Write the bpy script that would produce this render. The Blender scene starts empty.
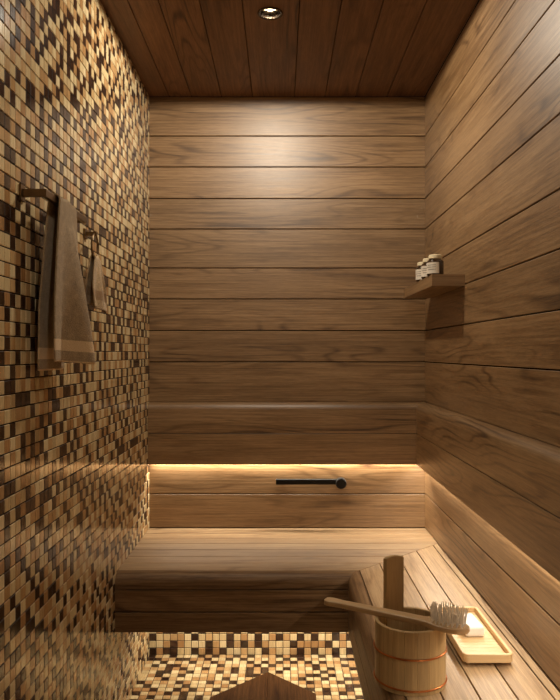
import bpy, bmesh, math, random
from mathutils import Vector, Matrix
random.seed(7)
S = bpy.context.scene
COL = S.collection
PI = math.pi
# ------------------------------------------------------------------ dimensions (metres)
CAM_Z = 1.298
XL, XR, YB, YF, ZC = -0.5656, 0.6206, 3.06, -0.55, 2.400
TP = 0.0303                       # mosaic pitch

# ------------------------------------------------------------------ materials
def lin(c):
    return tuple(((v/255)/12.92 if v/255 <= .04045 else ((v/255+.055)/1.055)**2.4) for v in c) + (1,)

class NT:
    def __init__(s, name):
        s.m = bpy.data.materials.new(name); s.m.use_nodes = True
        s.t = s.m.node_tree; s.n = s.t.nodes; s.b = s.n['Principled BSDF']
    def add(s, typ, **kw):
        n = s.n.new(typ)
        for k, v in kw.items(): setattr(n, k, v)
        return n
    def ln(s, a, b): s.t.links.new(a, b)
    def setv(s, sock, v):
        if hasattr(v, 'is_linked') or hasattr(v, 'links'): s.ln(v, sock)
        else: sock.default_value = v
    def math(s, op, a, b=None, clamp=False):
        n = s.add('ShaderNodeMath', operation=op); n.use_clamp = clamp
        s.setv(n.inputs[0], a)
        if b is not None: s.setv(n.inputs[1], b)
        return n.outputs[0]
    def mapping(s, vec, scale, loc=(0,0,0)):
        n = s.add('ShaderNodeMapping'); s.ln(vec, n.inputs['Vector'])
        n.inputs['Scale'].default_value = scale; n.inputs['Location'].default_value = loc
        return n.outputs[0]
    def noise(s, vec, scale=1, detail=3, rough=.5, dist=0):
        n = s.add('ShaderNodeTexNoise'); s.ln(vec, n.inputs['Vector'])
        n.inputs['Scale'].default_value = scale; n.inputs['Detail'].default_value = detail
        n.inputs['Roughness'].default_value = rough; n.inputs['Distortion'].default_value = dist
        return n.outputs['Fac']
    def ramp(s, fac, stops, interp='LINEAR'):
        n = s.add('ShaderNodeValToRGB'); s.ln(fac, n.inputs[0]); r = n.color_ramp; r.interpolation = interp
        while len(r.elements) < len(stops): r.elements.new(.5)
        for e, (p, c) in zip(r.elements, stops): e.position = p; e.color = c
        return n.outputs[0]
    def bump(s, h, strength, dist):
        n = s.add('ShaderNodeBump'); s.ln(h, n.inputs['Height'])
        n.inputs['Strength'].default_value = strength; n.inputs['Distance'].default_value = dist
        s.ln(n.outputs[0], s.b.inputs['Normal'])
    def mulcol(s, a, b, fac=1):
        n = s.add('ShaderNodeMix', data_type='RGBA', blend_type='MULTIPLY')
        n.inputs[0].default_value = fac; s.ln(a, n.inputs[6]); s.ln(b, n.inputs[7]); return n.outputs[2]

def wood(name, dark, mid, light, rough=.42, rings=1.0, spec=.5, fine=1.0, coat=0.0):
    k = NT(name)
    uv = k.add('ShaderNodeUVMap', uv_map='grain').outputs[0]
    warp = k.noise(k.mapping(uv, (.75, 6.5, 1)), 1, 2, .45, .15)
    ring = k.math('SINE', k.math('MULTIPLY', warp, 95*rings))
    ring = k.math('ADD', k.math('MULTIPLY', ring, .5), .5)
    ring = k.math('SUBTRACT', 1.0, k.math('POWER', ring, 5))
    mask = k.noise(k.mapping(uv, (.9, 7, 1), (11.3, 4.1, 0)), 1, 2, .5)
    mask = k.math('MULTIPLY', k.math('SUBTRACT', mask, .42, True), 3.2, True)
    ring = k.math('SUBTRACT', 1.0, k.math('MULTIPLY', k.math('SUBTRACT', 1.0, ring), mask))
    fibre = k.noise(k.mapping(uv, (3.2, 130, 1)), 1, 4, .62)
    pore = k.noise(k.mapping(uv, (22, 620, 1)), 1, 2, .5)
    broad = k.noise(k.mapping(uv, (1.6, 14, 1), (3.1, 7.7, 0)), 1, 2, .5)
    f = k.math('ADD', k.math('MULTIPLY', ring, .30), k.math('MULTIPLY', fibre, .62*fine))
    f = k.math('ADD', f, k.math('MULTIPLY', broad, .30))
    f = k.math('ADD', f, k.math('MULTIPLY', k.math('SUBTRACT', pore, .5), .35*fine))
    c = k.ramp(f, [(.44, lin(dark)), (.69, lin(mid)), (.88, lin(light))])
    tone = k.add('ShaderNodeAttribute', attribute_name='tone').outputs['Color']
    k.ln(k.mulcol(c, tone), k.b.inputs['Base Color'])
    r = k.math('ADD', k.math('MULTIPLY', fibre, .16), rough-.08)
    k.ln(r, k.b.inputs['Roughness'])
    k.b.inputs['Specular IOR Level'].default_value = spec
    k.b.inputs['Coat Weight'].default_value = coat
    k.b.inputs['Coat Roughness'].default_value = .3
    k.bump(k.math('ADD', fibre, pore), .25, .0012)
    return k.m

def plain(name, col, rough=.5, metal=0, spec=.5, bump=0, bscale=400, **extra):
    k = NT(name); k.b.inputs['Metallic'].default_value = metal
    k.b.inputs['Specular IOR Level'].default_value = spec
    g = k.add('ShaderNodeNewGeometry').outputs['Position']
    n = k.noise(g, 35, 3)
    c = k.ramp(n, [(.3, tuple(v*.9 for v in lin(col)[:3])+(1,)), (.7, tuple(min(1, v*1.08) for v in lin(col)[:3])+(1,))])
    k.ln(c, k.b.inputs['Base Color'])
    k.ln(k.math('ADD', k.math('MULTIPLY', n, .1), rough-.05), k.b.inputs['Roughness'])
    if bump: k.bump(k.noise(g, bscale, 2), bump, .001)
    for a, v in extra.items(): k.b.inputs[a.replace('_', ' ')].default_value = v
    return k.m

def emitter(name, col, strength):
    k = NT(name); k.b.inputs['Base Color'].default_value = lin(col)
    k.b.inputs['Emission Color'].default_value = lin(col); k.b.inputs['Emission Strength'].default_value = strength
    return k.m

def tile_material():
    k = NT('mosaic_tile')
    tone = k.add('ShaderNodeAttribute', attribute_name='tone').outputs['Color']
    uv = k.add('ShaderNodeUVMap', uv_map='grain').outputs[0]
    st = k.noise(k.mapping(uv, (260, 9, 1)), 1, 2, .5)
    c = k.ramp(st, [(.3, (.80, .76, .72, 1)), (.7, (1.12, 1.12, 1.12, 1))])
    k.ln(k.mulcol(tone, c), k.b.inputs['Base Color'])
    al = [n for n in k.n if n.type == 'ATTRIBUTE'][0].outputs['Alpha']     # 0 on the tile edges, made matt to mute their glints
    ro = k.math('ADD', k.math('MULTIPLY', st, .10), TILE_ROUGH-.05)
    k.ln(k.math('ADD', ro, k.math('MULTIPLY', k.math('SUBTRACT', 1.0, al), .40)), k.b.inputs['Roughness'])
    k.b.inputs['Specular IOR Level'].default_value = .5
    return k.m
TILE_ROUGH = .13

M = dict(
    wall=wood('wall_oak', (62, 41, 23), (122, 92, 58), (156, 124, 86), .42, spec=.9),
    ceil=wood('ceiling_oak', (60, 37, 22), (100, 67, 42), (130, 92, 62), .5, spec=.35),
    trim=wood('front_oak', (58, 38, 23), (112, 84, 56), (146, 116, 82), .5, spec=.3),
    bench=wood('bench_oak', (96, 73, 50), (150, 122, 90), (182, 154, 117), .42),
    dark=wood('dark_walnut', (38, 22, 11), (66, 42, 22), (86, 58, 33), .8, spec=.06),
    pale=wood('pale_pine', (150, 120, 78), (190, 160, 112), (214, 184, 136), .45, .5, fine=.7),
    bamboo=wood('pale_bamboo', (196, 160, 112), (222, 190, 142), (236, 208, 164), .4, .3, fine=.6),
    brush=wood('brush_beech', (182, 150, 108), (208, 176, 132), (224, 196, 154), .4, .3, fine=.7),
    tile=tile_material(),
    grout=plain('grout', (44, 31, 22), .85, spec=.2, bump=.3),
    gap=plain('dark_backing', (22, 14, 9), .9, spec=.1),
    black=plain('black_metal', (9, 8, 8), .4, spec=.4),
    bronze=plain('brushed_bronze', (120, 98, 72), .32, .9),
    chrome=plain('dark_chrome', (70, 62, 54), .2, 1),
    reflector=plain('reflector', (230, 225, 215), .15, 1),
    copper=plain('copper_hoop', (190, 116, 64), .3, .85),
    label=plain('paper_label', (226, 216, 200), .6),
    ink=plain('label_ink', (110, 98, 86), .6),
    amber=plain('amber_glass', (52, 34, 18), .12, spec=.7),
    cap=plain('cream_cap', (236, 222, 186), .3),
    soap=plain('white_soap', (244, 240, 234), .4),
    lens=emitter('lamp_lens', (255, 226, 180), 14),
    led=emitter('led_strip', (255, 214, 160), 1.6),
    alu=plain('aluminium', (150, 145, 138), .4, .9),
)
def bristle_mat():
    k = NT('clear_bristle'); k.b.inputs['Base Color'].default_value = lin((246, 240, 230))
    k.b.inputs['Roughness'].default_value = .3; k.b.inputs['Transmission Weight'].default_value = .0; k.b.inputs['Subsurface Weight'].default_value = .6; k.b.inputs['Subsurface Radius'].default_value = (.01, .01, .01)
    return k.m
M['bristle'] = bristle_mat()
def cloth(name, base, band=None):
    k = NT(name)
    uv = k.add('ShaderNodeUVMap', uv_map='grain').outputs[0]
    g = k.add('ShaderNodeNewGeometry').outputs['Position']
    n = k.noise(g, 420, 3, .6); n2 = k.noise(g, 60, 2)
    c = k.ramp(k.math('ADD', k.math('MULTIPLY', n, .7), k.math('MULTIPLY', n2, .3)),
               [(.34, tuple(v*.62 for v in lin(base)[:3])+(1,)), (.66, tuple(v*1.3 for v in lin(base)[:3])+(1,))])
    if band:
        sep = k.add('ShaderNodeSeparateXYZ'); k.ln(uv, sep.inputs[0]); v = sep.outputs[0]   # distance from hem
        inb = k.math('MULTIPLY', k.math('GREATER_THAN', v, .027), k.math('LESS_THAN', v, .053))
        hem = k.math('LESS_THAN', v, .004)
        mask = k.math('MAXIMUM', inb, hem)
        mx = k.add('ShaderNodeMix', data_type='RGBA'); k.ln(mask, mx.inputs[0]); k.ln(c, mx.inputs[6])
        mx.inputs[7].default_value = lin(band); c = mx.outputs[2]
    k.ln(c, k.b.inputs['Base Color'])
    k.b.inputs['Roughness'].default_value = .95; k.b.inputs['Specular IOR Level'].default_value = .15
    k.b.inputs['Sheen Weight'].default_value = .25
    k.bump(n, .9, .004)
    return k.m
M['towel'] = cloth('taupe_terry', (172, 147, 112), (226, 196, 152))
M['linen'] = cloth('tan_terry', (196, 168, 128), (168, 136, 98))

# ------------------------------------------------------------------ mesh building
class MB:
    def __init__(s): s.v = []; s.f = []; s.uv = []; s.t = []; s.mi = []
    def face(s, idx, uvs, tone=(1,1,1), mi=0):
        s.f.append(idx); s.uv.append(uvs); s.t.append(tone); s.mi.append(mi)
    # a board: cross-section polygon in (b, n), run along A from a0 to a1 with mitred ends
    def board(s, O, A, B, N, prof, a0, a1, k0=0, k1=0, tone=None, mi=0, caps=True, jitter=.09):
        O, A, B, N = Vector(O), Vector(A), Vector(B), Vector(N)
        if tone is None:
            q = 1 + random.uniform(-jitter, jitter); w = random.uniform(-.02, .02); tone = (q, q*(1-w*.5), q*(1-w))
        ru, rv = random.uniform(0, 40), random.uniform(0, 40)
        i0 = len(s.v); n = len(prof)
        for (b, h) in prof: s.v.append(O + A*(a0+k0*b) + B*b + N*h)
        for (b, h) in prof: s.v.append(O + A*(a1+k1*b) + B*b + N*h)
        area = sum(prof[i][0]*prof[(i+1) % n][1]-prof[(i+1) % n][0]*prof[i][1] for i in range(n))
        flip = (area > 0) == (A.dot(B.cross(N)) > 0)
        per = [0]
        for i in range(n):
            p, q2 = prof[i], prof[(i+1) % n]; per.append(per[-1]+math.dist(p, q2))
        for i in range(n):
            j = (i+1) % n
            idx = [i0+i, i0+n+i, i0+n+j, i0+j]
            uv = [(ru+a0, rv+per[i]), (ru+a1, rv+per[i]), (ru+a1, rv+per[i+1]), (ru+a0, rv+per[i+1])]
            if flip: idx = idx[::-1]; uv = uv[::-1]
            s.face(idx, uv, tone, mi)
        if caps:
            c0 = [i0+i for i in range(n)]; c1 = [i0+n+i for i in range(n)][::-1]
            tall = max(p[1] for p in prof)-min(p[1] for p in prof) > max(p[0] for p in prof)-min(p[0] for p in prof)
            u0 = [(ru+p[1]*.6, rv+p[0]) if tall else (ru+p[0]*.6, rv+p[1]) for p in prof]; u1 = u0[::-1]
            if flip: c0, c1, u0, u1 = c0[::-1], c1[::-1], u0[::-1], u1[::-1]
            s.face(c0, u0, tone, mi); s.face(c1, u1, tone, mi)
    def box(s, a, b, c=0.0, axis=0, tone=None, mi=0):
        """box from corner a to corner b, long edges chamfered by c, grain along axis"""
        ax = [Vector((1,0,0)), Vector((0,1,0)), Vector((0,0,1))]
        i, j, k = axis, (axis+1) % 3, (axis+2) % 3
        w, h = b[j]-a[j], b[k]-a[k]
        s.board(a, ax[i], ax[j], ax[k], rect(w, h, c), 0, b[i]-a[i], tone=tone, mi=mi)
    def quad(s, pts, tone=(1,1,1), mi=0):
        i0 = len(s.v); s.v += [Vector(p) for p in pts]
        a, b, d = Vector(pts[0]), Vector(pts[1]), Vector(pts[3])
        s.face([i0, i0+1, i0+2, i0+3], [(0,0), ((b-a).length, 0), ((b-a).length, (d-a).length), (0, (d-a).length)], tone, mi)
    def grid(s, P, uvf, closed_v=False, tone=(1,1,1), mi=0, flip=False):
        """P[i][j] points"""
        i0 = len(s.v); nu, nv = len(P), len(P[0])
        for r in P: s.v += [Vector(p) for p in r]
        for i in range(nu-1):
            for j in range(nv if closed_v else nv-1):
                j2 = (j+1) % nv
                idx = [i0+i*nv+j, i0+(i+1)*nv+j, i0+(i+1)*nv+j2, i0+i*nv+j2]
                uv = [uvf(i, j), uvf(i+1, j), uvf(i+1, j+1), uvf(i, j+1)]
                if flip: idx = idx[::-1]; uv = uv[::-1]
                s.face(idx, uv, tone, mi)
    def lathe(s, prof, c=(0,0,0), n=40, tone=(1,1,1), mi=0, axis='Z'):
        """prof: list of (r, h); open ends at r>0 stay open"""
        P = []
        for (r, h) in prof:
            row = []
            for k in range(n):
                a = 2*PI*k/n
                p = (c[0]+r*math.cos(a), c[1]+r*math.sin(a), c[2]+h) if axis == 'Z' else (c[0]+r*math.cos(a), c[1]-h, c[2]+r*math.sin(a))
                row.append(p)
            P.append(row)
        s.grid(P, lambda i, j: (prof[min(i, len(prof)-1)][1]+.1*i, j/n*.5), True, tone, mi, flip=True)
    def torus(s, c, R, r, n=48, m=12, axis='Z', tone=(1,1,1), mi=0):
        P = []
        for i in range(n+1):
            a = 2*PI*i/n; row = []
            for j in range(m):
                b = 2*PI*j/m; rr = R+r*math.cos(b); q = r*math.sin(b)
                if axis == 'Z': p = (c[0]+rr*math.cos(a), c[1]+rr*math.sin(a), c[2]+q)
                elif axis == 'X': p = (c[0]+q, c[1]+rr*math.cos(a), c[2]+rr*math.sin(a))
                else: p = (c[0]+rr*math.sin(a), c[1]+q, c[2]+rr*math.cos(a))
                row.append(p)
            P.append(row)
        s.grid(P, lambda i, j: (i/n, j/m), True, tone, mi)
    def build(s, name, mats, parent=None, smooth=35, weld=True, **props):
        me = bpy.data.meshes.new(name)
        me.from_pydata([tuple(v) for v in s.v], [], s.f)
        for m in (mats if isinstance(mats, (list, tuple)) else [mats]): me.materials.append(m)
        uvl = me.uv_layers.new(name='grain')
        flat = [c for f in s.uv for p in f for c in p]
        uvl.data.foreach_set('uv', flat)
        ca = me.color_attributes.new(name='tone', type='FLOAT_COLOR', domain='CORNER')
        cf = []
        for f, t in zip(s.f, s.t): cf += [t[0], t[1], t[2], t[3] if len(t) > 3 else 1.0]*len(f)
        ca.data.foreach_set('color', cf)
        me.polygons.foreach_set('material_index', s.mi)
        if smooth:
            me.polygons.foreach_set('use_smooth', [True]*len(me.polygons))
            if weld:
                bm = bmesh.new(); bm.from_mesh(me); bmesh.ops.remove_doubles(bm, verts=bm.verts, dist=1e-6)
                bmesh.ops.recalc_face_normals(bm, faces=bm.faces) if s.__dict__.get('recalc') else None
                bm.to_mesh(me); bm.free()
            me.set_sharp_from_angle(angle=math.radians(smooth))
        me.update()
        o = bpy.data.objects.new(name, me); COL.objects.link(o)
        if parent: o.parent = parent
        for a, v in props.items(): o[a] = v
        return o

def rect(w, h, c=0):
    if c <= 0: return [(0,0), (w,0), (w,h), (0,h)]
    return [(c,0), (w-c,0), (w,c), (w,h-c), (w-c,h), (c,h), (0,h-c), (0,c)]
def face_prof(w, t, c):            # board fixed to a wall: chamfers only on the outer edges
    return [(0,0), (w,0), (w,t-c), (w-c,t), (c,t), (0,t-c)]
def thing(name, label, cat, group=None, loc=(0,0,0)):
    o = bpy.data.objects.new(name, None); COL.objects.link(o); o.location = loc; o.empty_display_size = .05
    o['label'] = label; o['category'] = cat
    if group: o['group'] = group
    return o
def reorigin(root, loc):
    """put a thing's origin at loc, keeping its parts where they stand"""
    root.location = loc
    for ch in root.children: ch.location = Vector(ch.location) - Vector(loc)
def xf(mb, mat):
    mb.v = [mat @ Vector(v) for v in mb.v]

# ------------------------------------------------------------------ mosaic
PAL = [[(214, 194, 150), (222, 204, 162), (204, 182, 138)], [(184, 148, 102), (172, 134, 90), (192, 160, 114)], [(58, 40, 29), (66, 46, 34), (50, 34, 25)]]
PALL = [[lin(c)[:3] for c in cl] for cl in PAL]; PALW = [.40, .29, .31]
def mosaic(mb, O, U, V, N, lu, lv, v0=0.0, t=.0022):
    O, U, V, N = Vector(O), Vector(U), Vector(V), Vector(N)
    mb.quad([O, O+U*lu, O+U*lu+V*lv, O+V*lv], (1,1,1), 1)
    if U.cross(V).dot(N) < 0: mb.f[-1] = mb.f[-1][::-1]
    flip = U.cross(V).dot(N) < 0
    g, c = .0012, .0012
    nu, nv = math.ceil(lu/TP-1e-6), math.ceil(lv/TP-1e-6)
    kinds = {}
    for i in range(nu):
        for j in range(nv):
            u0, v0_ = i*TP+g, j*TP+g
            u1, v1 = min((i+1)*TP-g, lu), min((j+1)*TP-g, lv)
            if u1-u0 < .004 or v1-v0_ < .004: continue
            kd = random.choices((0, 1, 2), PALW)[0]
            for tries in range(4):        # neighbours seldom repeat
                if kd in (kinds.get((i-1, j)), kinds.get((i, j-1))) and random.random() < .72: kd = random.choices((0, 1, 2), PALW)[0]
                else: break
            kinds[(i, j)] = kd; col = random.choice(PALL[kd])
            q = random.uniform(.93, 1.07); tone = tuple(x*q for x in col)
            k = len(mb.v)
            for (d, h) in ((0, 0), (c, t)):
                for (a, b) in ((u0+d, v0_+d), (u1-d, v0_+d), (u1-d, v1-d), (u0+d, v1-d)):
                    mb.v.append(O+U*a+V*b+N*h)
            ro = random.uniform(0, 50)
            F = [[k+4, k+5, k+6, k+7]] + [[k+a, k+(a+1) % 4, k+4+(a+1) % 4, k+4+a] for a in range(4)]
            for n_, f in enumerate(F):
                uv = [(ro, ro), (ro+TP, ro), (ro+TP, ro+TP), (ro, ro+TP)] if n_ == 0 else [(ro, ro), (ro+TP, ro), (ro+TP, ro), (ro, ro)]
                if flip: f = f[::-1]; uv = uv[::-1]
                mb.face(f, uv, tone+((1.0 if n_ == 0 else 0.0),), 0)

TZ = .0303*13      # height of the mosaic skirt hidden behind the bench
m = MB(); mosaic(m, (XL, YB, 0), (0,-1,0), (0,0,1), (1,0,0), YB-YF, ZC)
m.quad([(XL-.04, YB, 0), (XL-.04, YF, 0), (XL-.04, YF, ZC), (XL-.04, YB, ZC)], mi=1)
m.build('wall_left', [M['tile'], M['grout']], smooth=0, kind='structure', label='brown cream and tan mosaic tiled wall')
m = MB(); mosaic(m, (XL, YB, 0), (1,0,0), (0,-1,0), (0,0,1), XR-XL, YB-YF)
m.quad([(XL, YF, -.04), (XR, YF, -.04), (XR, YB, -.04), (XL, YB, -.04)], mi=1)
m.build('floor', [M['tile'], M['grout']], smooth=0, kind='structure', label='small square mosaic tiled floor')

# ------------------------------------------------------------------ wood lined walls
def py2z(y): return CAM_Z-(y-353)/232.68
ylines = [96.5, 136, 167, 198.5, 229, 268, 299, 330.5, 362, 402.3, 433.5, 463, 494, 528]
zl = [py2z(y) for y in ylines]; zl[0] = ZC
zl += [.5, .40]
BT = .016
def lined_wall(name, O, A, N, L, label, skirt=True, joints=None):
    m = MB()
    for i in range(len(zl)-1):
        z1, z0 = zl[i], zl[i+1]
        g = .0019
        js = [0, L] if not joints or not joints.get(i) else [0]+joints[i]+[L]
        for a, b in zip(js, js[1:]):
            m.board(Vector(O)+Vector((0,0,z0+g)), A, (0,0,1), N, face_prof(z1-z0-2*g, BT, .0013), a+(.0006 if a else 0), b-(.0006 if b < L else 0))
    A_, O_, N_ = Vector(A), Vector(O), Vector(N)
    p = [O_+N_*.002, O_+N_*.002+A_*L, O_+N_*.002+A_*L+Vector((0,0,ZC)), O_+N_*.002+Vector((0,0,ZC))]
    if A_.cross(Vector((0,0,1))).dot(N_) < 0: p = p[::-1]
    m.quad(p, mi=1)
    if skirt:
        O2 = O_+N_*(BT-.0022)
        p = [O2, O2+A_*L, O2+A_*L+Vector((0,0,TZ)), O2+Vector((0,0,TZ))]
        mosaic(mo := MB(), O2, A_, (0,0,1), N_, L, TZ)
        off = len(m.v); m.v += mo.v
        for f, u, t, mi in zip(mo.f, mo.uv, mo.t, mo.mi): m.face([i+off for i in f], u, t, 2 if mi == 0 else 3)
    return m.build(name, [M['wall'], M['gap'], M['tile'], M['grout']], smooth=0, kind='structure', label=label)
# faces of the boards lie exactly on YB / XR
lined_wall('wall_back', (XL, YB+BT, 0), (1,0,0), (0,-1,0), XR-XL+BT, 'far wall of wide horizontal oak boards over a strip of mosaic')
lined_wall('wall_right', (XR+BT, YF, 0), (0,1,0), (-1,0,0), YB-YF, 'side wall of wide horizontal oak boards')
lined_wall('wall_front', (XL, YF-BT, 0), (1,0,0), (0,1,0), XR-XL+BT, 'wall of horizontal oak boards behind the viewer')

# ceiling boards run away from the viewer
LIGHTS = [(-.034, 2.308), (-.034, .75)]  # seen downlight, then an added unseen one for fill
xg = [XL] + [(x-280.6)/232.68 for x in (169.3, 191.6, 221.5, 252.5, 294.5, 325, 355.5, 387)] + [XR]
m = MB()
for a, b in zip(xg, xg[1:]):
    m.board((a+.0012, 0, ZC), (0,1,0), (1,0,0), (0,0,-1), [(p[0], p[1]) for p in [(0,-.016), (b-a-.0024,-.016), (b-a-.0024,-.0013), (b-a-.0037,0), (.0013,0), (0,-.0013)]], YF, YB, jitter=.1)
m.quad([(XL, YF, ZC+.012), (XL, YB, ZC+.012), (XR, YB, ZC+.012), (XR, YF, ZC+.012)], mi=1)
ceil = m.build('ceiling', [M['ceil'], M['gap']], smooth=0, kind='structure', label='ceiling of dark oak boards')
LR = .034
bmc = bmesh.new()
for (x, y) in LIGHTS:
    bmesh.ops.create_cone(bmc, cap_ends=True, segments=48, radius1=LR, radius2=LR, depth=.12, matrix=Matrix.Translation((x, y, ZC)))
cme = bpy.data.meshes.new('cutter'); bmc.to_mesh(cme); bmc.free()
cut = bpy.data.objects.new('cutter', cme); COL.objects.link(cut)
bo = ceil.modifiers.new('cut', 'BOOLEAN'); bo.object = cut; bo.solver = 'EXACT'; bo.operation = 'DIFFERENCE'
dg = bpy.context.evaluated_depsgraph_get()
newme = bpy.data.meshes.new_from_object(ceil.evaluated_get(dg)); ceil.modifiers.clear(); ceil.data = newme; newme.name = 'ceiling'
bpy.data.objects.remove(cut); bpy.data.meshes.remove(cme)

# ------------------------------------------------------------------ recessed downlights
WARM = (1.0, .875, .70)
def area(name, loc, sx, sy, power, rot=(0,0,0), col=WARM, spread=PI):
    l = bpy.data.lights.new(name, 'AREA'); l.shape = 'RECTANGLE'; l.size = sx; l.size_y = sy; l.energy = power; l.color = col; l.spread = spread
    o = bpy.data.objects.new(name, l); COL.objects.link(o); o.location = loc; o.rotation_euler = rot; return o
SPOT_W = [31, 13]
def downlight(x, y, label, w):
    t = thing('recessed_downlight', label, 'ceiling light', 'ceiling downlights')
    a = MB(); z = ZC
    a.lathe([(LR-.001, .004), (LR-.001, -.002), (LR+.002, -.0045), (LR+.006, -.0045), (LR+.0075, -.002), (LR+.0075, -.0001)], (x, y, z)); a.build('trim_ring', M['chrome'], t)
    a = MB(); a.lathe([(LR-.0012, .003), (.026, .018), (.0235, .030), (.0, .0302)], (x, y, z)); a.build('reflector', M['chrome'], t)
    a = MB(); a.lathe([(.0, .012), (.009, .012), (.021, .016), (.0232, .022), (.0232, .028)], (x, y, z)); l = a.build('lens', M['lens'], t)
    a = MB()
    for k in range(6):
        an = PI/6+k*PI/3
        b = MB(); b.box((.010, -.0016, .0085), (.0235, .0016, .0125), .0005)
        xf(b, Matrix.Translation((x, y, z)) @ Matrix.Rotation(an, 4, 'Z'))
        off = len(a.v); a.v += b.v
        for f, u, tt, mi in zip(b.f, b.uv, b.t, b.mi): a.face([i+off for i in f], u, tt, mi)
    a.build('baffle_rib', M['black'], t)
    L = bpy.data.lights.new('downlight_beam', 'SPOT'); L.energy = w; L.color = WARM; L.shadow_soft_size = .028
    L.spot_size = math.radians(180); L.spot_blend = .04
    o = bpy.data.objects.new('downlight_beam', L); COL.objects.link(o); o.location = (x, y, z-.014); o.parent = t
    reorigin(t, (x, y, z)); return t
downlight(*LIGHTS[0], 'small round recessed downlight with dark ring in the board ceiling near the far wall', SPOT_W[0])
downlight(*LIGHTS[1], 'added round fill downlight in the board ceiling above the viewer, unseen', SPOT_W[1])  # added fill lamp, lifts surfaces that face the viewer

# ------------------------------------------------------------------ corner backrest with light strip
BZ0, BZ1, BT2 = .8256, 1.0874, .046
GM = .957
def arc(cx, cy, r, a0, a1, n=8): return [(cx+r*math.cos(a0+(a1-a0)*i/n), cy+r*math.sin(a0+(a1-a0)*i/n)) for i in range(n+1)]
t = thing('leaning_panel', 'long wooden backrest running round the far corner with warm light glowing beneath it', 'backrest')
r = .030
def up_prof():
    h = BZ1-GM-.0012
    return [(0, .0), (0, BT2-.001), (.001, BT2)] + [(h-r+r*math.sin(q), BT2-r+r*math.cos(q)) for q in [PI/2*i/8 for i in range(9)]] + [(h, 0)]
def low_prof():
    h = GM-BZ0-.0012
    return [(0, BT2-.022), (0, BT2-.001), (.001, BT2), (h-.001, BT2), (h, BT2-.001), (h, BT2-.022)]
def mboard(mb, O, A, B, N, prof, a0, a1, start_m=0, end_m=0, jitter=.06):
    """board whose ends are mitred by the distance n from the wall"""
    k = len(mb.v); mb.board(O, A, B, N, prof, a0, a1, jitter=jitter); n = len(prof)
    for i, (b, h) in enumerate(prof):
        mb.v[k+i] = mb.v[k+i] + Vector(A)*start_m*h
        mb.v[k+n+i] = mb.v[k+n+i] + Vector(A)*end_m*h
for prof, z, nm in ((up_prof(), GM+.0012, 'upper_board'), (low_prof(), BZ0, 'lower_board')):
    a = MB(); mboard(a, (XL+.003, YB, z), (1,0,0), (0,0,1), (0,-1,0), prof, 0, XR-XL-.003, 0, -1); a.build(nm, M['wall'], t)
    a = MB(); mboard(a, (XR, YF, z), (0,1,0), (0,0,1), (-1,0,0), prof, 0, YB-YF, 0, -1); a.build(nm, M['wall'], t)
a = MB(); a.box((XL+.003, YB-.022, BZ0+.012), (XR-.024, YB-.001, BZ0+.03)); a.box((XR-.022, YF, BZ0+.012), (XR-.001, YB-.001, BZ0+.03), axis=1)
a.build('light_channel', M['alu'], t)
a = MB(); a.box((XL+.004, YB-.016, BZ0+.009), (XR-.03, YB-.006, BZ0+.012)); a.box((XR-.016, YF+.01, BZ0+.009), (XR-.006, YB-.02, BZ0+.012), axis=1)
a.build('light_strip', M['led'], t)
LEDW = 4.4
def strip_light(loc, length, along_y, w):
    o = area('strip_glow', loc, .010, length, w) if along_y else area('strip_glow', loc, length, .010, w)
    return o
o = strip_light(((XL+XR)/2-.01, YB-.011, BZ0+.0085), XR-XL-.05, False, LEDW); o.parent = t
o = strip_light((XR-.011, (YF+YB)/2, BZ0+.0085), YB-YF-.06, True, LEDW*2.4); o.parent = t
reorigin(t, (XR-.02, YB-.02, BZ0))

# ------------------------------------------------------------------ corner bench
SZ, FY, FX, UZ = .546, 2.42, .230, .346
BY0 = -.2      # near end of the side wing
t = thing('corner_bench', 'floating wooden corner bench with slatted seat and rounded front edge', 'bench')
ST = .028
ys = [2.463, 2.55, 2.633, 2.722, 2.813, 2.892, 2.968, 3.037, 3.0585]
xs = [.273, .354, .4346, .516, .596, .6195]
def mx(y): return .273+(y-2.463)      # mitre line
g = .0016
a = MB()
for y0, y1 in zip(ys, ys[1:]):
    lo = y0+g; w = y1-y0-2*g
    a.board((XL+.0025, lo, SZ-ST), (1,0,0), (0,1,0), (0,0,1), rect(w, ST, .0018), 0, mx(lo)-g-(XL+.0025), 0, 1)
for v in a.v: v.x = min(v.x, XR-.001)
a.build('seat_slats', M['bench'], t)
a = MB()
for x0, x1 in zip(xs, xs[1:]):
    lo = x0+g; w = x1-x0-2*g
    a.board((lo, BY0, SZ-ST), (0,1,0), (1,0,0), (0,0,1), rect(w, ST, .0011), 0, 2.463+(lo-.273)-g-BY0, 0, 1)
a.build('seat_slats', M['bench'], t)
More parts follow.
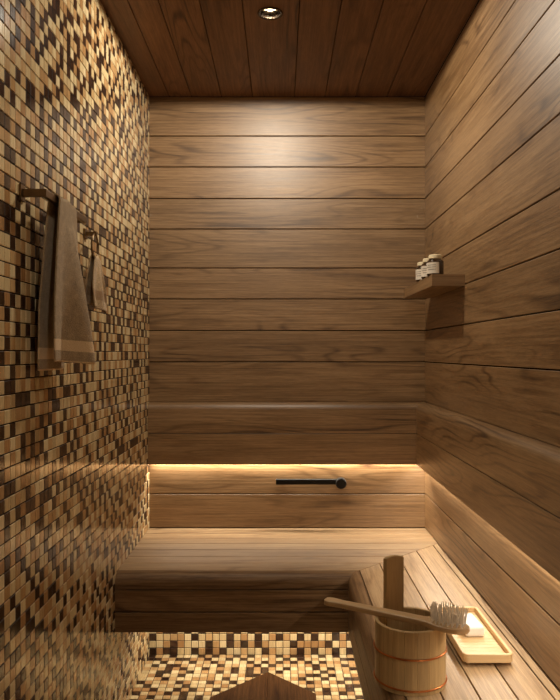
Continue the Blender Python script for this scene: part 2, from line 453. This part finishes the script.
# rounded nosing: from seat edge down the front to the first joint
NZ = .4934; nr = .034
def nose_prof():      # b = outwards from seat edge towards the front, n = up
    H = SZ-NZ-.0012; Wd = 2.463-g-FY
    pts = [(0, 0), (Wd, 0)]
    pts += [(Wd-nr+nr*math.cos(q), H-nr+nr*math.sin(q)) for q in [PI/2*i/9 for i in range(10)]]
    pts += [(0, H)]
    return pts
a = MB(); a.board((XL+.0025, 2.463-g, NZ+.0012), (1,0,0), (0,-1,0), (0,0,1), nose_prof(), 0, .273-(XL+.0025), 0, -1); a.build('nosing', M['trim'], t)
a = MB(); a.board((.273-g, BY0, NZ+.0012), (0,1,0), (-1,0,0), (0,0,1), nose_prof(), 0, 2.463-BY0-g, 0, -1); a.build('nosing', M['trim'], t)
pz = [UZ, .417, NZ]
a = MB(); b2 = MB()
for z0, z1 in zip(pz, pz[1:]):
    h = z1-z0-.0044
    pr = [(0,0), (h,0), (h,.021), (h-.001,.022), (.001,.022), (0,.021)]
    mboard(a, (XL+.0025, FY+.022, z0+.0022), (1,0,0), (0,0,1), (0,-1,0), pr, 0, FX+.022-(XL+.0025), 0, -1)
    mboard(b2, (FX+.022, BY0, z0+.0022), (0,1,0), (0,0,1), (-1,0,0), pr, 0, FY+.022-BY0, 0, -1)
a.build('front_panel', M['trim'], t); b2.build('front_panel', M['trim'], t)
a = MB()      # underside board (L)
a.box((XL+.0025, FY+.023, UZ+.006), (XR-.001, YB-.001, UZ+.02)); a.box((FX+.023, BY0, UZ+.006), (XR-.001, FY+.022, UZ+.02), axis=1)
a.build('underside', M['wall'], t)
a = MB(); a.box((FX, BY0-.02, UZ+.0012), (XR-.001, BY0-.001, SZ), axis=0); a.build('end_panel', M['wall'], t)
a = MB(); a.box((XL+.04, 2.870, UZ-.001), (XR-.02, 2.920, UZ+.0055)); a.box((.33, BY0+.02, UZ-.001), (.35, 2.88, UZ+.0055), axis=1); a.build('light_strip', M['led'], t)
UW = 4.4
o = area('under_bench_glow', ((XL+XR)/2, 2.895, UZ-.003), XR-XL-.10, .05, UW); o.parent = t
o = area('under_bench_glow', (.34, (BY0+2.85)/2, UZ-.003), .015, 2.85-BY0, UW*1.2); o.parent = t
reorigin(t, (FX, FY, UZ))

# ------------------------------------------------------------------ pointed wooden floor board
t = thing('duckboard', 'dark brown wooden board with a pointed end lying on the mosaic floor', 'floor board')
h = 1.28; th = .016
ax_, ay_ = -.0395*h, 712*h/319
xr_, xl_ = .1037*h, -.205*h
gap = .0008
nb = 4
for side, (xa, xb) in (('r', (ax_, xr_)), ('l', (ax_, xl_))):
    n_ = 1
    sgn = 1 if side == 'r' else -1
    a = MB(); w = abs(xb-xa)-gap
    # tip is cut at 45 degrees
    a.board((xa+sgn*gap/2, 1.75, .0024), (0,1,0), (sgn,0,0), (0,0,1), rect(w, th, .0012), 0, ay_-1.75, 0, -1, jitter=.05)
    a.build('plank', M['dark'], t)
reorigin(t, (ax_, 2.4, .0023))

# ------------------------------------------------------------------ wall lever
t = thing('wall_lever', 'slim black metal bar with a round knob fixed on the glowing boards below the backrest', 'handle')
a = MB(); a.box((-.0197, YB-.030, .7375), (.250, YB-.018, .7608), .002); a.build('bar', M['black'], t)
a = MB(); a.lathe([(.0, .040), (.020, .040), (.0232, .037), (.0232, .012), (.018, .010), (.018, .0), (.0, .0)], (.2574, YB, .7436), axis='Y'); a.build('knob', M['black'], t)
a = MB(); a.box((.000, YB-.019, .742), (.014, YB-.0002, .756)); a.build('mount', M['black'], t)
reorigin(t, (.2574, YB, .7436))

# ------------------------------------------------------------------ corner shelf and jars
SX, SY0, SY1, SZ0, SZ1 = .5098, 2.3976, 2.93, 1.524, 1.563
a = MB(); a.box((SX, SY0, SZ0), (XR-.0003, SY1, SZ1), .001, axis=1, tone=(1, 1, 1))
t = a.build('wall_shelf', M['wall']); t['label'] = 'thick floating wooden shelf on the side wall near the far corner'; t['category'] = 'shelf'
bm = bmesh.new(); bm.from_mesh(t.data); bmesh.ops.translate(bm, vec=(-SX, -SY0, -SZ0), verts=bm.verts); bm.to_mesh(t.data); bm.free(); t.location = (SX, SY0, SZ0)

def jar():
    t = thing('jar', '', 'jar', 'jars on the shelf')
    R = .0285
    a = MB(); a.lathe([(0, 0), (R-.003, 0), (R, .003), (R, .048), (R-.003, .053), (R-.009, .056), (R-.009, .06), (0, .06)]); a.build('body', M['amber'], t)
    # label wraps the side facing the room
    P = []
    n = 26
    for i in range(2):
        P.append([((R+.0004)*math.cos(q), (R+.0004)*math.sin(q), .006+i*.038) for q in [math.radians(125+(285-125)*j/n) for j in range(n+1)]])
    b = MB(); b.grid(P, lambda i, j: (i, j/n), flip=True); lb = b.build('label', M['label'], t)
    c = MB()
    for zz, q0, q1 in ((.034, 200, 262), (.027, 190, 262), (.019, 205, 262)):
        P = [[((R+.0008)*math.cos(math.radians(q0+(q1-q0)*j/12)), (R+.0008)*math.sin(math.radians(q0+(q1-q0)*j/12)), zz+i*.0015) for j in range(13)] for i in range(2)]
        c.grid(P, lambda i, j: (i, j/12), flip=True)
    pr = c.build('print_line', M['ink'], lb)
    d = MB(); d.lathe([(0, .057), (R-.007, .057), (R-.0055, .059), (R-.0055, .069), (R-.0075, .0715), (0, .0725)]); d.build('lid', M['cap'], t)
    return t
def dup(root, loc, rz, label):
    r = root.copy(); COL.objects.link(r); r.location = loc; r.rotation_euler = (0,0,rz); r['label'] = label
    for ch in list(root.children):
        c = ch.copy(); COL.objects.link(c); c.parent = r
        for g_ in list(ch.children):
            d = g_.copy(); COL.objects.link(d); d.parent = c
    return r
j0 = jar(); j0.location = (.532, 2.45, SZ1+.0005); j0.rotation_euler = (0,0,0)
j0['label'] = 'dark jar with white label, nearest of the row at the shelf front'
dup(j0, (.532, 2.548, SZ1+.0005), .05, 'dark jar with white label, middle of the row on the shelf')
dup(j0, (.532, 2.65, SZ1+.0005), -.04, 'dark jar with white label, farthest of the row on the shelf')

# ------------------------------------------------------------------ towel rail, towels, ring
RZ = 1.645
t = thing('towel_rail', 'square bronze towel rail fixed on the mosaic wall', 'towel rail')
a = MB()
wx = XL+.0022
BX = -.512
a.box((BX-.005, 1.540, RZ-.0085), (BX+.005, 1.86, RZ+.0085), .001, axis=1); a.build('bar', M['bronze'], t)
for y in (1.540, 1.85):
    a = MB(); a.box((wx+.004, y, RZ-.0085), (BX-.005, y+.010, RZ+.0085), .001); br = a.build('bracket', M['bronze'], t)
    a = MB(); a.box((wx, y-.008, RZ-.018), (wx+.005, y+.018, RZ+.018), .001, axis=1); a.build('wall_plate', M['bronze'], br)
reorigin(t, (wx, 1.7, RZ))

def ridge_shape(v):          # one deep fold standing out from the cloth
    if v < .26: return 0
    if v < .60: q = (v-.26)/.34; return q*q*(3-2*q)*.4+q*.6
    q = (1-v)/.40; return q*q*(3-2*q)
def towel(name, label, mat, barx, barz, barr, yn_top, yf_top, yn_bot, yf_bot, zf, zb, amp, nf, xf_out, xb_out, ph=0.0, thick=.0045, group=None, lean=0.0, ridge=0.0):
    """cloth hung over a rail: u runs front hem -> rail -> back hem, v along the rail"""
    NV, NF, NB = 56, 44, 44
    Lf, Lb = barz-zf, barz-zb
    P = []; dist = []
    for i in range(NF+1):                # front, hem upwards
        s = 1-i/NF                       # 1 at hem 0 at rail
        row = []
        for j in range(NV+1):
            v = j/NV
            e = s**.8
            y = (yn_top+(yn_bot-yn_top)*e) + v*((yf_top-yn_top)*(1-e)+(yf_bot-yn_bot)*e)
            y += .004*math.sin(7*s+3*v)*s
            fold = amp*(.25+.75*s**.6)*(math.sin(nf*2*PI*v+ph+1.2*math.sin(2.2*s+1))+.35*math.sin(nf*4.3*PI*v+2*ph+s))
            x = barx+barr+(xf_out-barx-barr)*s+fold*min(1, s*3.0)+lean*s*(v-.5)+ridge*ridge_shape(v)*max(0, s-.12)**.85
            z = barz-Lf*s + .004*math.sin(5*v+1)*s
            row.append((x, y, z))
        P.append(row); dist.append(Lf*(1-s))
    K = 10
    for i in range(1, K):
        q = PI*i/K; row = []
        for j in range(NV+1):
            v = j/NV; y = yn_top+v*(yf_top-yn_top)
            row.append((barx+barr*math.cos(q), y, barz+barr*math.sin(q)+.002*math.sin(9*v+ph)))
        P.append(row); dist.append(Lf+barr*q)
    for i in range(NB+1):
        s = i/NB; row = []
        for j in range(NV+1):
            v = j/NV; e = s**.8
            y = (yn_top+(yn_bot+.012-yn_top)*e)+v*((yf_top-yn_top)*(1-e)+(yf_bot-yn_bot-.03)*e)
            fold = amp*.5*(math.sin(nf*2*PI*v+ph+.8))*min(1, s*3)
            x = barx-barr+(xb_out-barx+barr)*min(1, s*1.6)+fold*.5
            row.append((x, y, barz-Lb*s))
        P.append(row); dist.append(Lf+Lb-Lb*s if False else (Lb*(1-s)))
    a = MB(); a.grid(P, lambda i, j: (dist[min(i, len(dist)-1)], j/NV))
    o = a.build(name, mat, smooth=60)
    o['label'] = label; o['category'] = 'towel'
    if group: o['group'] = group
    sol = o.modifiers.new('thickness', 'SOLIDIFY'); sol.thickness = thick; sol.offset = 0
    o.modifiers.new('soft', 'SUBSURF').levels = 1; o.modifiers['soft'].render_levels = 1
    me = o.data
    c = Vector((barx, (yn_top+yf_top)/2, barz))
    for v in me.vertices: v.co -= c
    o.location = c
    return o
towel('bath_towel', 'large taupe towel with a pale hem band hanging over the bronze rail', M['towel'], BX, RZ, .0125, 1.61, 1.735, 1.580, 1.80, 1.274, 1.257, .0035, 1.1, -.504, -.542, ph=2.6, ridge=.060)

# ring holder
HY, HZ = 2.045, 1.640
t = thing('towel_ring', 'small bronze towel ring on the mosaic wall beyond the large towel', 'towel ring')
a = MB(); a.box((wx, HY-.014, HZ-.014), (wx+.006, HY+.014, HZ+.014), .001, axis=1); a.box((wx+.006, HY-.006, HZ-.006), (wx+.036, HY+.006, HZ+.006), .001); a.build('mount', M['bronze'], t)
a = MB(); a.torus((wx+.030, HY, HZ-.038), .036, .0028, axis='X'); a.build('ring', M['bronze'], t)
reorigin(t, (wx, HY, HZ))
towel('hand_towel', 'small tan towel gathered through the bronze ring on the mosaic wall', M['linen'], wx+.030, HZ-.073, .0070, HY-.024, HY+.030, HY-.085, HY+.095, 1.422, 1.435, .008, 1.6, wx+.046, wx+.018, ph=1.7, thick=.004)

# ------------------------------------------------------------------ bucket
BXc, BYc, BR, BH = .2975, 1.637, .0805, .140
t = thing('wooden_bucket', 'small round wooden sauna bucket with copper hoops and one tall stave handle', 'bucket')
bz = SZ+.0005
NS = 16
a = MB()
def stave(mb, a0, a1, z0, z1, ro, ri, n=4, top=None):
    prof = [(ro, a0+(a1-a0)*i/n) for i in range(n+1)]+[(ri, a1-(a1-a0)*i/n) for i in range(n+1)]
    k = len(mb.v); tone = random.uniform(.93, 1.07); tn = (tone,)*3; ru, rv = random.uniform(0, 20), random.uniform(0, 20)
    c = .0012
    for (zz, ins) in ((z0, 0), (z1-c, 0), (z1, c)):
        for (r_, q) in prof:
            rr = r_-ins if r_ == ro else r_+ins
            zt = zz if (top is None or zz == z0) else zz+top(q)
            mb.v.append(Vector((BXc+rr*math.cos(q), BYc+rr*math.sin(q), zt)))
    m_ = len(prof)
    for L_ in range(2):
        for i in range(m_):
            j = (i+1) % m_; zz = [z0, z1-c, z1]
            mb.face([k+L_*m_+i, k+L_*m_+j, k+(L_+1)*m_+j, k+(L_+1)*m_+i], [(ru+zz[L_], rv+i*.006), (ru+zz[L_], rv+(i+1)*.006), (ru+zz[L_+1], rv+(i+1)*.006), (ru+zz[L_+1], rv+i*.006)], tn)
    mb.face([k+2*m_+i for i in range(m_)], [(ru+prof[i][0], rv+prof[i][1]*.08) for i in range(m_)], tn)
    mb.face([k+i for i in range(m_)][::-1], [(ru, rv)]*m_, tn)
hang = math.atan2(.0717, -.028); hw = .0275/BR
for i in range(NS):
    q0 = hang+hw+i*(2*PI-2*hw)/NS; q1 = hang+hw+(i+1)*(2*PI-2*hw)/NS
    stave(a, q0+.003, q1-.003, bz, bz+BH, BR, BR-.0085)
a.build('staves', M['pale'], t)
a = MB(); stave(a, hang-hw+.004, hang+hw-.004, bz, bz+BH+.122, BR, BR-.0105, 6, top=lambda q: .004*math.cos((q-hang)/hw*PI/2)); a.build('stave_handle', M['pale'], t)
a = MB(); a.lathe([(0, .0), (BR-.0088, .0), (BR-.0088, .012), (0, .012)], (BXc, BYc, bz+.004)); a.build('base', M['pale'], t)
for hz_ in (.6256-SZ, .5575-SZ):
    a = MB(); a.torus((BXc, BYc, SZ+hz_), BR+.0012, .0022, 64, 10); a.build('hoop', M['copper'], t)
reorigin(t, (BXc, BYc, bz))

# ------------------------------------------------------------------ bath brush lying over the bucket
p0 = Vector((.108, 1.738, 0)); p1 = Vector((.412, 1.551, 0)); d = (p1-p0); LB = d.length; ang = math.atan2(d.y, d.x)
t = thing('bath_brush', 'long handled wooden bath brush with clear bristles laid across the bucket rim', 'brush')
zb_ = SZ+.0005+BH+.0005
prof = [(0, .0), (.002, .009), (.008, .0145), (.018, .0165), (.03, .015), (.045, .0128), (.09, .0135), (.15, .0145), (.20, .0155), (.245, .0155), (.262, .0175), (.275, .0225), (.29, .0275), (.305, .0295), (.32, .0295), (.335, .0265), (.346, .020), (.353, .011), (LB-.001, .004), (LB, 0)]
TH = .0135
def smooth_w(s):
    for (s0, w0), (s1, w1) in zip(prof, prof[1:]):
        if s0 <= s <= s1:
            u = (s-s0)/(s1-s0); return w0+(w1-w0)*(u*u*(3-2*u)*.5+u*.5)
    return 0
N_ = 110; P = []
for i in range(N_+1):
    s = LB*(1-math.cos(PI*i/N_))/2 if False else LB*i/N_
    w = max(smooth_w(s), .0002); row = []; hh = TH/2*min(1, .25+w/.009)
    for k in range(24):
        q = 2*PI*k/24; cq, sq = math.cos(q), math.sin(q)
        sx = math.copysign(abs(cq)**.4, cq); sy = math.copysign(abs(sq)**.3, sq)
        row.append((s, w*sx, TH/2+hh*sy))
    P.append(row)
a = MB(); a.grid(P, lambda i, j: (LB*i/N_+5, j/24*.06), True); a.recalc = True
Mx = Matrix.Translation((p0.x, p0.y, zb_)) @ Matrix.Rotation(ang, 4, 'Z')
xf(a, Mx); a.build('handle', M['brush'], t, smooth=32)
a = MB(); rnd = random.Random(3)
for ix in range(8):
    for iy in range(5):
        s = .276+ix*.0096; w = smooth_w(s)-.005
        yy = -w+2*w*(iy+.5)/5
        if w < .006: continue
        for kk in range(4):
            bx, by = s+rnd.uniform(-.0014, .0014), yy+rnd.uniform(-.0014, .0014)
            lx, ly = rnd.uniform(-.004, .004)+(s-.31)*.08, rnd.uniform(-.004, .004)+yy*.10
            hgt = .037+rnd.uniform(-.002, .003); rr = .00075
            rows = []
            for (f, r_) in ((0, rr), (.5, rr), (1, rr*.7)):
                rows.append([(bx+lx*f*f+r_*math.cos(2*PI*c/4), by+ly*f*f+r_*math.sin(2*PI*c/4), TH-.001+hgt*f) for c in range(4)])
            a.grid(rows, lambda i, j: (i, j/4), True, flip=True)
xf(a, Mx); a.build('bristles', M['bristle'], t)
reorigin(t, (BXc, 1.62, zb_))

# ------------------------------------------------------------------ tray and soap
TX0, TX1, TY0, TY1 = .438, .560, 1.705, 2.030
TZ0, TZ1 = SZ+.010, SZ+.030
t = thing('bath_tray', 'long pale bamboo tray with rounded corners and slatted base beside the bucket', 'tray')
def rrect(x0, x1, y0, y1, r, n=6):
    pts = []
    for (cx, cy, a0) in ((x1-r, y1-r, 0), (x0+r, y1-r, PI/2), (x0+r, y0+r, PI), (x1-r, y0+r, 1.5*PI)):
        pts += [(cx+r*math.cos(a0+PI/2*i/n), cy+r*math.sin(a0+PI/2*i/n)) for i in range(n+1)]
    return pts
W = .0085
rings_ = [(0, TZ0, .016), (0, TZ1-.0015, .016), (.0015, TZ1, .0145), (W-.0015, TZ1, .0085), (W, TZ1-.0015, .007), (W, TZ0, .007), (0, TZ0, .016)]
P = [[(x, y, z) for (x, y) in rrect(TX0+i, TX1-i, TY0+i, TY1-i, r_)] for (i, z, r_) in rings_]
a = MB(); a.grid(P, lambda i, j: (j*.02, i*.008), True, flip=True); a.recalc = True; a.build('rim', M['bamboo'], t)
a = MB(); n = 15; sw = (TY1-TY0-2*W-.004)/n
for i in range(n):
    y = TY0+W+.002+i*sw
    a.box((TX0+W+.0003, y+.0005, TZ0+.003), (TX1-W-.0003, y+sw-.0005, TZ0+.007), .0006, axis=0, tone=(random.uniform(.94, 1.03),)*3)
a.box((TX0+.03, TY0+W, TZ0), (TX0+.04, TY1-W, TZ0+.0029), axis=1); a.box((TX1-.04, TY0+W, TZ0), (TX1-.03, TY1-W, TZ0+.0029), axis=1)
a.build('base', M['bamboo'], t)
for (x, y) in ((TX0+.012, TY0+.02), (TX1-.024, TY0+.02), (TX0+.012, TY1-.032), (TX1-.024, TY1-.032)):
    a = MB(); a.box((x, y, SZ+.0004), (x+.012, y+.012, TZ0+.002), .001, axis=2); a.build('foot', M['bamboo'], t)
reorigin(t, ((TX0+TX1)/2, (TY0+TY1)/2, SZ))

bm = bmesh.new(); bmesh.ops.create_cube(bm, size=1)
bmesh.ops.scale(bm, vec=(.050, .100, .026), verts=bm.verts)
bmesh.ops.bevel(bm, geom=bm.edges[:]+bm.verts[:], offset=.0085, segments=5, profile=.6, affect='EDGES')
for v in bm.verts: v.co.z += .004*(1-(v.co.y/.06)**2)*(1 if v.co.z > 0 else 0)
me = bpy.data.meshes.new('soap_bar'); bm.to_mesh(me); bm.free(); me.materials.append(M['soap'])
me.polygons.foreach_set('use_smooth', [True]*len(me.polygons))
o = bpy.data.objects.new('soap_bar', me); COL.objects.link(o); o.location = (.500, 1.888, TZ0+.0074+.013); o.rotation_euler = (0, 0, .06)
o['label'] = 'white rounded soap bar lying in the bamboo tray behind the brush head'; o['category'] = 'soap'

# ------------------------------------------------------------------ world, camera, view
w = bpy.data.worlds.new('world'); S.world = w; w.use_nodes = True
w.node_tree.nodes['Background'].inputs[0].default_value = (.02, .015, .01, 1); w.node_tree.nodes['Background'].inputs[1].default_value = .3
cam = bpy.data.cameras.new('camera'); co = bpy.data.objects.new('camera', cam); COL.objects.link(co); S.camera = co
co.location = (0, 0, CAM_Z); co.rotation_euler = (PI/2, 0, 0)
cam.sensor_fit = 'VERTICAL'; cam.sensor_height = 24; cam.lens = 24*712/700
cam.shift_x = -.6/700; cam.shift_y = 3/700; cam.clip_start = .01
S.view_settings.view_transform = 'Standard'; S.view_settings.look = 'None'; S.view_settings.gamma = 1
S.view_settings.exposure = 0.0
